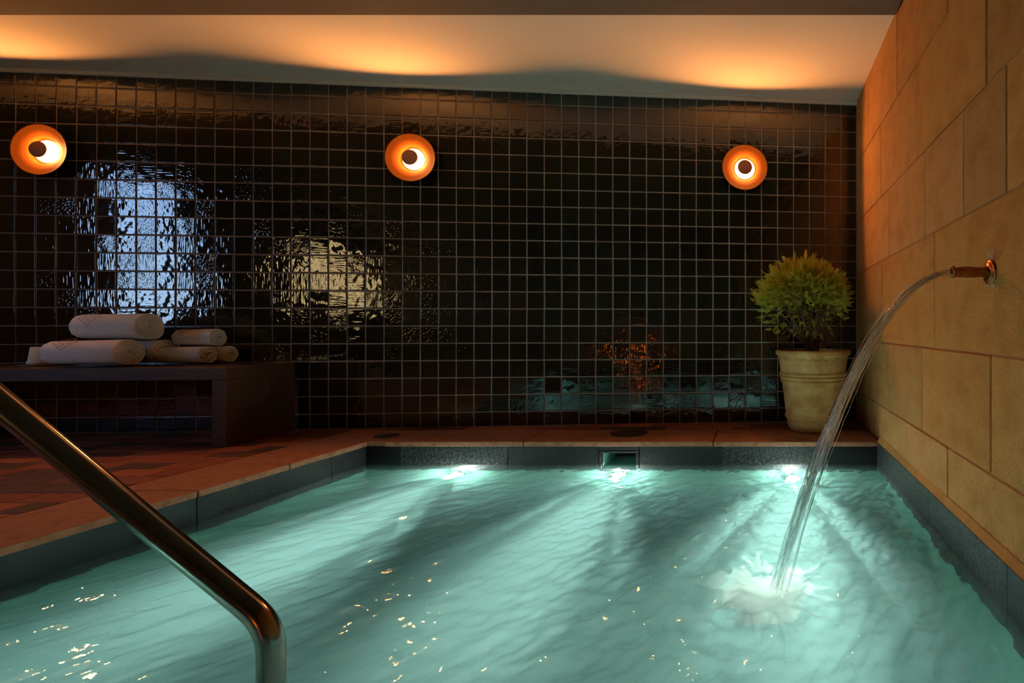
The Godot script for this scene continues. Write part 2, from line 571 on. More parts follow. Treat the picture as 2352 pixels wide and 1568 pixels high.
func pool() -> void:
	var b := structure("pool_basin", "pale plastered pool basin with a slate band above the water", "pool")
	var t := 0.02
	slab(b, "basin_floor", Vector3(PL - 0.3, BED - 0.2, PF - 0.4), Vector3(PR + 0.3, BED, PN + 0.3), m_basin)
	# far side with the skimmer opening left free
	slab(b, "basin_wall", Vector3(PL - 0.3, BED, PF - 0.4), Vector3(SKX0, -0.03, PF - t), m_basin)
	slab(b, "basin_wall", Vector3(SKX1, BED, PF - 0.4), Vector3(PR + 0.3, -0.03, PF - t), m_basin)
	slab(b, "basin_wall", Vector3(SKX0, BED, PF - 0.4), Vector3(SKX1, -0.21, PF - t), m_basin)
	slab(b, "basin_wall", Vector3(SKX0, SKY1, PF - 0.4), Vector3(SKX1, -0.03, PF - t), m_basin)
	slab(b, "skimmer_back", Vector3(SKX0, -0.21, PF - 0.40), Vector3(SKX1, SKY1, PF - 0.26), m_slate[0])
	slab(b, "basin_wall", Vector3(PL - 0.3, BED, PF - t), Vector3(PL - t, -0.03, PN + 0.3), m_basin)
	slab(b, "basin_wall", Vector3(PR + t, BED, PF - t), Vector3(PR + 0.3, -0.03, PN + 0.3), m_basin)
	slab(b, "basin_wall", Vector3(PL - t, BED, PN + t), Vector3(PR + t, -0.03, PN + 0.3), m_basin)
	# slate tiles 0.6 m long round the edge, reaching below the water
	var lo := -0.24
	var hi := -0.027
	var x0 := -0.2146
	var cuts := [PL, x0 - 3 * 0.6025, x0 - 2 * 0.6025, SKX0 - 0.02, SKX1 + 0.02, x0, x0 + 0.6025, PR]
	var kinds := [0, 1, 2, -1, 2, 1, 0]
	for i in 7:
		if kinds[i] < 0:
			continue
		slab(b, "slate_tile", Vector3(cuts[i] + 0.001, lo, PF - t), Vector3(cuts[i + 1] - 0.001, hi, PF), m_slate[kinds[i]], 0.0015)
	slab(b, "slate_tile", Vector3(SKX0 - 0.019, SKY1 + 0.013, PF - t), Vector3(SKX1 + 0.019, hi, PF), m_slate[2], 0.0015)
	slab(b, "slate_tile", Vector3(SKX0 - 0.019, lo, PF - t), Vector3(SKX1 + 0.019, -0.21, PF), m_slate[0], 0.0015)
	var z := -2.514
	var prev := PF
	var k := 0
	while prev < PN:
		var nz := minf(z, PN)
		slab(b, "slate_tile", Vector3(PL - t, lo, prev + 0.001), Vector3(PL, hi, nz - 0.001), m_slate[[2, 2, 0, 0][k % 4]], 0.0015)
		var top_r := 0.0
		slab(b, "slate_tile", Vector3(PR, lo, prev + 0.001), Vector3(PR + 0.024, top_r, nz - 0.001), m_slate[[1, 1, 1, 2][k % 4]], 0.0015)
		prev = nz
		z += 0.603
		k += 1
	slab(b, "slate_tile", Vector3(PL, lo, PN), Vector3(PR, hi, PN + t), m_slate[0], 0.0015)
	# skimmer: a slim frame round the opening
	var ska := Vector3((SKX0 + SKX1) / 2, SKY1, PF)
	var w := SKX1 - SKX0
	var st := tool()
	add_box(st, Vector3(w + 0.036, 0.012, 0.024), 0.002, Vector3(0, 0.006, -0.009))
	part(b, "skimmer_lintel", done(st), m_slate[2], ska)
	for s in [-1, 1]:
		st = tool()
		add_box(st, Vector3(0.016, 0.145, 0.024), 0.002, Vector3(s * (w / 2 + 0.009), -0.0725, -0.009))
		part(b, "skimmer_jamb", done(st), m_slate[2], ska)
	# underwater lights in the far side
	var which := ["nearest the tiled corner beside the bench", "below the skimmer opening", "below the potted shrub"]
	var xs := [-1.709, -0.79, 0.187]
	for i in 3:
		var l := thing("pool_light", "round white underwater light in the far pool side " + which[i], "pool light", Vector3(xs[i], -0.305, PF), 0.0, "underwater lights in the far pool side")
		var ring := part(l, "light_ring", lathe([Vector2(0.036, 0.001), Vector2(0.054, 0.001), Vector2(0.054, 0.010), Vector2(0.048, 0.014), Vector2(0.036, 0.012), Vector2(0.036, 0.001)], 32), m_steel, Vector3.ZERO, Vector3(PI / 2, 0, 0))
		ring.name = "light_ring"
		var lens := mat(Color(0.9, 0.95, 0.95), 0.3)
		lens.emission_enabled = true
		lens.emission = POOL_LIGHT_COLOR
		lens.emission_energy_multiplier = 25.0
		part(l, "light_lens", lathe([Vector2(0.036, 0.002), Vector2(0.034, 0.008), Vector2(0.02, 0.011), Vector2(0.0005, 0.012)], 32), lens, Vector3.ZERO, Vector3(PI / 2, 0, 0))
		var sp := SpotLight3D.new()
		sp.name = "pool_beam"
		sp.light_color = POOL_LIGHT_COLOR
		sp.light_energy = POOL_LIGHT_ENERGY * [0.85, 0.95, 1.5][i]
		sp.light_size = 0.025
		sp.spot_range = 12.0
		sp.spot_attenuation = 2.0
		sp.spot_angle = [24.0, 25.0, 29.0][i]
		sp.spot_angle_attenuation = 1.0
		sp.shadow_enabled = true
		l.add_child(sp)
		sp.position = Vector3(0, 0, 0.045)
		sp.rotation = Vector3(0.03, PI - [0.0, 0.0, 0.09][i], 0)
		var core := sp.duplicate()
		core.name = "pool_beam_core"
		core.spot_angle = 13.0
		core.light_energy = sp.light_energy * 2.0
		l.add_child(core)
		var fl := OmniLight3D.new()
		fl.name = "pool_spill"
		fl.light_color = POOL_LIGHT_COLOR
		fl.light_energy = POOL_SPILL_ENERGY
		fl.light_size = 0.03
		fl.omni_range = 12.0
		fl.omni_attenuation = 2.0
		fl.shadow_enabled = true
		l.add_child(fl)
		fl.position = Vector3(0, 0, 0.06)

	# unseen fill lights, added in the two long sides to brighten the near water
	for sd in [-1, 1]:
		var l := thing("pool_light", "round teal underwater fill light, added out of view in the long pool side " + ("below the brick deck" if sd < 0 else "below the stone wall"), "pool light", Vector3(PL if sd < 0 else PR, -0.42, -0.30), PI / 2 * -sd, "added underwater fill lights in the long pool sides")
		part(l, "light_ring", lathe([Vector2(0.036, 0.001), Vector2(0.054, 0.001), Vector2(0.054, 0.010), Vector2(0.048, 0.014), Vector2(0.036, 0.012), Vector2(0.036, 0.001)], 32), m_steel, Vector3.ZERO, Vector3(PI / 2, 0, 0))
		var lens := mat(Color(0.8, 0.95, 0.93), 0.3)
		lens.emission_enabled = true
		lens.emission = SIDE_FILL_COLOR
		lens.emission_energy_multiplier = 6.0
		part(l, "light_lens", lathe([Vector2(0.036, 0.002), Vector2(0.034, 0.008), Vector2(0.02, 0.011), Vector2(0.0005, 0.012)], 32), lens, Vector3.ZERO, Vector3(PI / 2, 0, 0))
		var fl := OmniLight3D.new()
		fl.name = "pool_spill"
		fl.light_color = SIDE_FILL_COLOR
		fl.light_energy = SIDE_FILL_ENERGY
		fl.light_size = 0.03
		fl.omni_range = 12.0
		fl.omni_attenuation = 2.0
		fl.shadow_enabled = true
		l.add_child(fl)
		fl.position = Vector3(0, 0, 0.06)

# ---------------------------------------------------------------- coping stones and brick paving
func paving() -> void:
	var cp := structure("trim_3", "reddish stone coping slabs round the pool edge", "coping")
	var th := 0.0275
	var j := 0.003
	var ow := PL - 0.335
	var back := PF - 0.311
	var xs := [ow, -2.119, -1.33, -0.256, 0.688]
	for i in 4:
		slab(cp, "coping_stone", Vector3(xs[i] + j, -th, back), Vector3(xs[i + 1] - j, 0, PF + (0.006 if i else 0.0)), m_coping, 0.003)
	var zs := [PF, -2.284, -1.91, -0.98, -0.1, 0.8, PN]
	for i in 6:
		slab(cp, "coping_stone", Vector3(ow + 0.001, -th, zs[i] + j), Vector3(PL + 0.006, 0, zs[i + 1] - j), m_coping, 0.003)
	slab(cp, "coping_stone", Vector3(ow, -th, PN), Vector3(PR, 0, PN + 0.33), m_coping, 0.003)
	# bricks
	var fl := structure("floor", "worn red and brown brick paving round the pool", "floor")
	slab(fl, "mortar_bed", Vector3(WEST - 0.2, -0.3, -3.9), Vector3(ow - 0.001, -0.003, SOUTH), m_joint)
	slab(fl, "mortar_bed", Vector3(ow - 0.001, -0.3, -3.9), Vector3(0.72, -0.003, back - 0.001), m_joint)
	slab(fl, "mortar_bed", Vector3(ow - 0.001, -0.3, PN + 0.331), Vector3(0.72, -0.003, SOUTH), m_joint)
	var long := 0.212
	var deep := 0.106
	var bm := box(Vector3(long - 0.005, 0.03, deep - 0.005), 0.002)
	var half := box(Vector3(long / 2 - 0.005, 0.03, deep - 0.005), 0.002)
	var rest := tool()
	var n := 0
	var row := 0
	var z := back - deep / 2 - 0.001
	# far strip behind the coping, then the deck on the left
	for r in range(-3, 36):
		var zc := back - deep / 2 - 0.002 + r * deep if r >= 0 else back - deep / 2 - 0.002 + r * deep
		var x := ow - 0.004 if r > 0 else 0.68
		if r % 2 != 0:
			x -= 0.106
			if r <= 0:
				var hx := 0.68 - 0.053
				if wall_gap(hx, zc - deep / 2) > 0.0:
					part(fl, "brick", half, m_brick[rng.randi() % 6], Vector3(hx, -0.0152 + rng.randf_range(-0.001, 0.0), zc))
			else:
				part(fl, "brick", half, m_brick[rng.randi() % 6], Vector3(x + 0.053, -0.0152, zc))
		while x > WEST + 0.1:
			var c := Vector3(x - long / 2, -0.0152 + rng.randf_range(-0.0012, 0.0), zc)
			x -= long
			if wall_gap(c.x, zc - deep / 2) < -0.02:
				continue
			var d := -zc
			var sx := PX + c.x / maxf(d, 0.3) * F
			if d > 0.9 and sx > -150 and n < 290:
				n += 1
				part(fl, "brick", bm, m_brick[rng.randi() % 6], c, Vector3(0, rng.randfn(0, 0.004), 0))
			else:
				add_box(rest, Vector3(long - 0.005, 0.03, deep - 0.005), 0.002, c)
	var far := part(fl, "bricks", done(rest), m_brick[0])
	far.set_meta("kind", "stuff")
	# lids set flush in the coping
	var lid_mat := mat(Color(0.24, 0.17, 0.14), 0.55, 0.2)
	for q in [[-0.79, -2.955, 0.109, "larger round lid set in the far coping by the skimmer"], [-2.215, -2.88, 0.062, "smaller round lid set in the coping corner near the bench"]]:
		var l := thing("access_lid", q[3], "lid", Vector3(q[0], 0.0, q[1]))
		part(l, "lid_rim", lathe([Vector2(q[2], 0.0), Vector2(q[2], 0.0022), Vector2(q[2] - 0.010, 0.0022), Vector2(q[2] - 0.011, 0.0004)], 40), m_iron)
		part(l, "lid_plate", lathe([Vector2(q[2] - 0.011, 0.0002), Vector2(q[2] - 0.012, 0.0016), Vector2(0.014, 0.002), Vector2(0.012, 0.001), Vector2(0.0005, 0.001)], 40), lid_mat)

func wall_gap(x: float, z: float) -> float:      # how far a floor point stands in front of the tiled wall
	return (x - CORNER.x) * sin(TH) + (z - CORNER.z) * cos(TH)

# ---------------------------------------------------------------- water
var wn := FastNoiseLite.new()

func wave(x: float, z: float) -> float:
	var r := Vector2(x - LAND.x, z - LAND.z).length()
	var edge := minf(minf(x - PL, PR - x), z - PF)
	var still := smoothstep(-0.01, 0.10, edge)
	var calm := (0.42 + 1.2 * exp(-r / 0.75) + 0.55 * smoothstep(-1.7, 0.2, x)) * (0.25 + 0.75 * still)
	var al := -0.52 * x + 0.854 * z        # along the drift of the water, towards the near left
	var ac := 0.854 * x + 0.52 * z
	var h := wn.get_noise_2d(al * 0.9 + 3.0, ac * 2.4) * 0.008 * still
	h += wn.get_noise_2d(al * 2.6, ac * 7.0 + 20.0) * 0.0068 * calm
	h += wn.get_noise_2d(x * 9.0 + 40.0 + z * 4.0, z * 13.0 + 7.0) * 0.0050 * calm
	h += wn.get_noise_2d(al * 4.5 + 80.0, ac * 24.0) * 0.0034 * calm
	h += wn.get_noise_2d(al * 14.0 + 60.0, ac * 38.0) * 0.0016 * calm
	var chop := exp(-(pow(x - 0.10, 2.0) + pow((z + 1.95) * 0.8, 2.0)) / 0.22) + 0.6 * exp(-(pow(x + 0.85, 2.0) + pow(z + 2.2, 2.0)) / 0.16)
	h += wn.get_noise_2d(x * 20.0 + 150.0, z * 26.0 + x * 8.0) * 0.0075 * chop * still
	var wob := wn.get_noise_2d(x * 6.0 + 90.0, z * 6.0) * 1.6
	h += sin(r * 62.0 + wob * 2.0) * 0.0035 * exp(-r / 0.34) * smoothstep(0.03, 0.14, r)
	h += wn.get_noise_2d(x * 16.0 + 120.0, z * 16.0) * 0.010 * exp(-r * r / 0.025)
	return h

func water() -> void:
	wn.seed = 19
	wn.frequency = 0.8
	wn.noise_type = FastNoiseLite.TYPE_SIMPLEX_SMOOTH
	wn.fractal_octaves = 2
	var xs := PackedFloat32Array()
	var nx := 330
	for i in nx + 1:
		xs.append(lerpf(PL, PR, float(i) / nx))
	var zs := PackedFloat32Array()
	var z := PF
	while z < PN:
		zs.append(z)
		z += 0.0085 if z < -0.85 else 0.04
	zs.append(PN)
	var verts := PackedVector3Array()
	var norms := PackedVector3Array()
	var idx := PackedInt32Array()
	var w := nx + 1
	for zz in zs:
		for x in xs:
			verts.append(Vector3(x, WATER + wave(x, zz), zz))
	for i in zs.size():
		for j in w:
			var a := verts[i * w + maxi(j - 1, 0)]
			var b := verts[i * w + mini(j + 1, nx)]
			var c := verts[maxi(i - 1, 0) * w + j]
			var d := verts[mini(i + 1, zs.size() - 1) * w + j]
			norms.append((d - c).cross(b - a).normalized())
	for i in zs.size() - 1:
		for j in nx:
			var a := i * w + j
			idx.append_array([a, a + 1, a + w + 1, a, a + w + 1, a + w])
	# the tongue of water in the skimmer
	var s := verts.size()
	for p in [Vector2(SKX0, PF - 0.27), Vector2(SKX1, PF - 0.27), Vector2(SKX1, PF), Vector2(SKX0, PF)]:
		verts.append(Vector3(p.x, WATER, p.y))
		norms.append(Vector3.UP)
	idx.append_array([s, s + 1, s + 2, s, s + 2, s + 3])
	var arr := []
	arr.resize(Mesh.ARRAY_MAX)
	arr[Mesh.ARRAY_VERTEX] = verts
	arr[Mesh.ARRAY_NORMAL] = norms
	arr[Mesh.ARRAY_INDEX] = idx
	var am := ArrayMesh.new()
	am.add_surface_from_arrays(Mesh.PRIMITIVE_TRIANGLES, arr)
	var t := thing("pool_water", "rippling teal water filling the lit plunge pool", "water")
	t.set_meta("kind", "stuff")
	part(t, "water_surface", am, m_water)
	var fm := FogMaterial.new()
	fm.albedo = lin(0.51, 0.88, 0.81)
	fm.density = 1.2
	var fog := FogVolume.new()
	fog.name = "cloudy_water"
	fog.shape = RenderingServer.FOG_VOLUME_SHAPE_BOX
	fog.material = fm
	fog.size = Vector3(PR - PL + 0.02, WATER - 0.004 - BED + 0.01, PN - PF + 0.02)
	fog.position = Vector3((PL + PR) / 2, (WATER - 0.004 + BED - 0.01) / 2, (PN + PF) / 2)
	t.add_child(fog)
	# air bubbles driven down by the falling jet
	var pl := thing("bubble_plume", "pale cloud of bubbles where the jet strikes the water", "bubbles", Vector3(LAND.x, WATER, LAND.z))
	pl.set_meta("kind", "stuff")
	var bm := FogMaterial.new()
	bm.albedo = lin(0.86, 0.99, 0.88)
	bm.density = 7.0
	var spike := FogMaterial.new()
	spike.albedo = bm.albedo
	spike.density = 11.0
	rng.seed = 41
	var blobs := [[-0.02, -0.01, 0.22], [-0.08, -0.04, 0.15], [0.045, -0.06, 0.14]]
	for i in 9:
		var ang := TAU * i / 9.0 + rng.randf_range(-0.3, 0.3)
		var far := rng.randf_range(0.07, 0.17)
		blobs.append([cos(ang) * far - 0.015, sin(ang) * far * 0.9 - 0.03, rng.randf_range(0.05, 0.10)])
	for i in 34:
		var ang := TAU * i / 34.0 + rng.randf_range(-0.1, 0.1)
		var long := rng.randf_range(0.06, 0.16)
		var from := rng.randf_range(0.06, 0.13)
		var f := FogVolume.new()
		f.name = "bubbles"
		f.shape = RenderingServer.FOG_VOLUME_SHAPE_ELLIPSOID
		f.material = spike
		f.size = Vector3(rng.randf_range(0.008, 0.020), 0.022, long)
		f.position = Vector3(sin(ang) * (from + long / 2) - 0.015, -0.026, cos(ang) * (from + long / 2) - 0.01)
		f.rotation.y = ang + rng.randfn(0, 0.15)
		pl.add_child(f, true)
	for q in blobs:
		var f := FogVolume.new()
		f.name = "bubbles"
		f.shape = RenderingServer.FOG_VOLUME_SHAPE_ELLIPSOID
		f.material = bm
		f.size = Vector3(q[2], q[2] * 0.62, q[2] * 0.95)
		f.position = Vector3(q[0], -0.012 - q[2] * 0.31, q[1])
		pl.add_child(f, true)

# ---------------------------------------------------------------- bench, towels, cup
func bench_and_towels() -> void:
	# local frame: x along the tiled wall, z out from it; origin at the bench's front right foot
	var b := thing("bench", "low dark wooden bench with slab legs against the tiled wall", "bench", Vector3(-2.868, 0, -2.605), TH)
	var top := 0.429
	var t := 0.068
	var d := 0.425
	slab(b, "seat", Vector3(-2.3, top - t, -d), Vector3(0, top, 0), m_wood, 0.003)
	slab(b, "leg", Vector3(-0.072, 0.0, -d), Vector3(0, top - t, 0), m_wood, 0.002)
	slab(b, "leg", Vector3(-2.3, 0.0, -d), Vector3(-2.228, top - t, 0), m_wood, 0.002)
	var g := "rolled towels on the bench"
	var base := b.transform
	# [label, right end x, depth z, length, radius, lift, squash, embroidered]
	var rolls := [
		["large white rolled towel lying nearest the bench edge, under another roll", -0.605, -0.118, 0.365, 0.083, 0.0, 0.93, true, -0.1],
		["large white rolled towel mostly hidden behind the two other large rolls", -0.585, -0.290, 0.36, 0.080, 0.0, 0.93, false, 0.0],
		["large white rolled towel on top of the other large rolls, embroidered", -0.59, -0.205, 0.345, 0.083, 0.137, 1.0, true, -0.25],
		["small white rolled towel at the front of the small stack, embroidered", -0.345, -0.262, 0.225, 0.060, 0.0, 0.92, true, 0.0],
		["small white rolled towel at the back of the small stack", -0.33, -0.383, 0.225, 0.057, 0.0, 0.95, false, 0.0],
		["small white rolled towel on top of the small stack, embroidered", -0.345, -0.324, 0.215, 0.058, 0.099, 0.98, true, -0.15]]
	var i := 0
	for r in rolls:
		var o := thing("rolled_towel", r[0], "towel", base * Vector3(r[1] - r[3] / 2, top, r[2]), TH + [0.02, -0.03, 0.01, 0.05, -0.02, 0.03][i], g)
		roll(o, r[3], r[4], r[5], r[6], r[7], r[8], i)
		i += 1
	# cup on a small wooden coaster
	var c := thing("paper_cup", "cream paper cup standing upside down beside the towels", "cup", base * Vector3(-1.19, top + 0.008, -0.25))
	part(c, "cup_body", lathe([Vector2(0.052, 0.020), Vector2(0.043, 0.098), Vector2(0.0005, 0.098)], 32), mat(Color(0.85, 0.80, 0.70), 0.7))
	part(c, "cup_rim", lathe([Vector2(0.047, 0.0), Vector2(0.056, 0.001), Vector2(0.055, 0.019), Vector2(0.051, 0.021)], 32), mat(Color(0.85, 0.80, 0.70), 0.7))
	var k := thing("coaster", "thin round wooden coaster under the paper cup", "coaster", base * Vector3(-1.175, top, -0.25))
	part(k, "coaster_disc", lathe([Vector2(0.0005, 0.0), Vector2(0.096, 0.0), Vector2(0.099, 0.004), Vector2(0.096, 0.008), Vector2(0.0005, 0.008)], 40), mat(Color(0.30, 0.18, 0.13), 0.45))

func roll(o: Node3D, length: float, radius: float, lift: float, squash: float, sewn: bool, tilt: float, seed_: int) -> void:
	var n := FastNoiseLite.new()
	n.seed = 100 + seed_
	n.frequency = 9.0
	var st := tool(true)
	var thick := 0.0125 if radius > 0.06 else 0.010
	var turns := (radius - 0.012) / (thick * 1.10)
	var steps := int(turns * 30)
	var rows := []
	var centre := radius * squash + lift
	for s in steps + 1:
		var f := float(s) / steps
		var a := -1.9 - f * turns * TAU
		var rr := radius - thick / 2 - f * (radius - thick / 2 - 0.012)
		var tt := thick * 0.5 * (1.0 if s > 0 and s < steps else 0.3)
		var row := PackedVector3Array()
		var bulge := n.get_noise_2d(f * 8.0, 3.0) * 0.008 + 0.010 * (f - 0.5)
		for k in 14:
			var ang := TAU * k / 14.0 + 0.224
			var ax: float = signf(cos(ang)) * (length / 2 - tt) + cos(ang) * tt
			var ra := rr + sin(ang) * tt
			ax += bulge * (1.0 if ax > 0 else -1.0)
			ra += n.get_noise_3d(ax * 2.0, cos(a), sin(a)) * 0.004
			var taper := 1.0 - 0.10 * smoothstep(length * 0.30, length * 0.5, -ax)
			var y := sin(a) * ra * squash * taper + centre
			y = maxf(y, lift + 0.0012)
			row.append(Vector3(ax, y, cos(a) * ra * taper * (1.0 + 0.06 * (1.0 - squash) * 10.0 * 0.3)))
		rows.append(row)
	add_grid(st, rows, true, true)
	part(o, "towel_roll", done(st), m_towel)
	if not sewn:
		return
	# embroidered lattice of short crossing stitches on the upper front
	var sw := tool()
	var size := 0.034 if radius > 0.06 else 0.022
	var cnt := 4
	for dir in 2:
		for q in cnt:
			var off := (float(q) / (cnt - 1) - 0.5) * 2.0
			var pts := PackedVector3Array()
			for m in 7:
				var along := (float(m) / 6 - 0.5) * 2.3
				var e := Vector2(along, off) if dir == 0 else Vector2(off, along)
				var rot := e.rotated(0.62) * size
				var a := 0.92 + tilt - rot.y / radius
				var rad := radius + 0.0022
				pts.append(Vector3(-length * 0.18 + rot.x, sin(a) * rad * squash + centre, cos(a) * rad))
			if dir == 1 or radius > 0.06:
				add_tube(sw, pts, same(0.0009, 7), 4)
	part(o, "embroidery", done(sw), m_thread)

# ---------------------------------------------------------------- handrail
func handrail() -> void:
	var o := thing("handrail", "brushed steel tube handrail sloping down into the pool", "handrail", Vector3(-1.0716, BED, -1.063))
	var pts := PackedVector3Array()
	var corner := Vector3(-1.0716, -0.012, -1.063)
	pts.append(Vector3(-1.0716, BED + 0.004, -1.063))
	pts.append(Vector3(-1.0716, -0.6, -1.063))
	var up := Vector3(-1.0, 0.79, -0.02).normalized()
	for i in 9:      # the bend
		var f := i / 8.0
		var a := corner + Vector3.DOWN * 0.062
		var b := corner + up * 0.062
		pts.append(a.lerp(corner, f).lerp(corner.lerp(b, f), f))
	for i in range(1, 12):
		pts.append(corner + up * (0.062 + i * 0.145))
	var top := pts[pts.size() - 1]
	for i in range(1, 7):
		var f := i / 6.0
		pts.append((top + up * 0.10 * f).lerp(top + Vector3(-0.12 * f, 0.04, 0), f))
	pts.append(Vector3(top.x - 0.22, top.y + 0.03, top.z))
	for i in range(1, 6):
		var f := i / 5.0
		pts.append(Vector3(top.x - 0.22 - 0.07 * sin(f * PI / 2), top.y + 0.03 - 0.07 * (1 - cos(f * PI / 2)), top.z))
	pts.append(Vector3(pts[pts.size() - 1].x, 0.3, top.z))
	pts.append(Vector3(pts[pts.size() - 1].x, 0.012, top.z))
	for i in pts.size():
		pts[i] -= o.position
	var st := tool(true)
	add_tube(st, pts, same(0.0242, pts.size()), 32)
	part(o, "tube", done(st), m_steel)
	var foot := pts[pts.size() - 1]
	part(o, "floor_flange", lathe([Vector2(0.055, -0.012), Vector2(0.055, -0.004), Vector2(0.03, 0.002), Vector2(0.025, 0.006)], 32), m_steel, foot)
	part(o, "bed_flange", lathe([Vector2(0.05, 0.0), Vector2(0.05, 0.008), Vector2(0.026, 0.012)], 32), m_steel, Vector3(0, 0.001, 0))

# ---------------------------------------------------------------- wall lamps
func sconces() -> void:
	var shade := mat(lin(0.11, 0.038, 0.006), 0.7, 0.0, 0.15)
	var cap := mat(Color(0.66, 0.42, 0.28), 0.6)
	var glow := mat(Color(1.0, 0.9, 0.75), 0.5)
	glow.emission_enabled = true
	glow.emission = Color(1.0, 0.78, 0.50)
	glow.emission_energy_multiplier = 6.0
	var us := [[-5.0527, 1.7192, "above the bench and the large towels"], [-2.9329, 1.7332, "on the open middle of the tiled wall"], [-0.7887, 1.7301, "above the potted shrub near the stone wall"]]
	var nrm := Vector3(sin(TH), 0, cos(TH))
	var along := Vector3(cos(TH), 0, -sin(TH))
	var proto: Node3D = null
	for q in us:
		var at: Vector3 = CORNER + along * float(q[0]) + Vector3.UP * float(q[1]) + nrm * 0.007
		var text: String = "round orange dish wall lamp " + q[2]
		var o: Node3D
		if proto == null:
			o = thing("wall_sconce", text, "wall lamp", at, TH, "dish lamps on the tiled wall")
			proto = o
			# profiles run along the lamp's axis; turned so that it points out from the wall
			var turn := Vector3(PI / 2, 0, 0)
			part(o, "dish", lathe([Vector2(0.045, 0.0), Vector2(0.10, 0.010), Vector2(0.150, 0.040), Vector2(0.1555, 0.0495), Vector2(0.154, 0.0505), Vector2(0.150, 0.0485), Vector2(0.125, 0.0405), Vector2(0.10, 0.0315), Vector2(0.082, 0.0225), Vector2(0.073, 0.0140), Vector2(0.069, 0.0105), Vector2(0.0005, 0.009)], 64), shade, Vector3.ZERO, turn)
			part(o, "wall_plate", lathe([Vector2(0.0005, -0.003), Vector2(0.05, -0.003), Vector2(0.05, 0.003), Vector2(0.0005, 0.003)], 32), cap, Vector3.ZERO, turn)
			part(o, "stem", lathe([Vector2(0.005, 0.006), Vector2(0.005, 0.052)], 16), cap, Vector3.ZERO, turn)
			part(o, "cap_disc", lathe([Vector2(0.0005, 0.050), Vector2(0.046, 0.050), Vector2(0.0485, 0.0525), Vector2(0.046, 0.056), Vector2(0.0005, 0.0565)], 48), cap, Vector3.ZERO, turn)
			part(o, "lamp_panel", lathe([Vector2(0.069, 0.0105), Vector2(0.069, 0.0125), Vector2(0.0005, 0.0130)], 48), glow, Vector3.ZERO, turn)
			var l := AreaLight3D.new()
			l.name = "lamp_light"
			l.light_color = SCONCE_COLOR
			l.light_energy = SCONCE_ENERGY
			l.area_size = Vector2(0.098, 0.098)
			l.area_range = 12.0
			l.shadow_enabled = true
			o.add_child(l)
			l.position = Vector3(0, 0, 0.0155)
			l.rotation.y = PI
		else:
			o = proto.duplicate()
			o.name = numbered("wall_sconce")
			add_child(o)
			o.position = at
			o.set_meta("label", text)

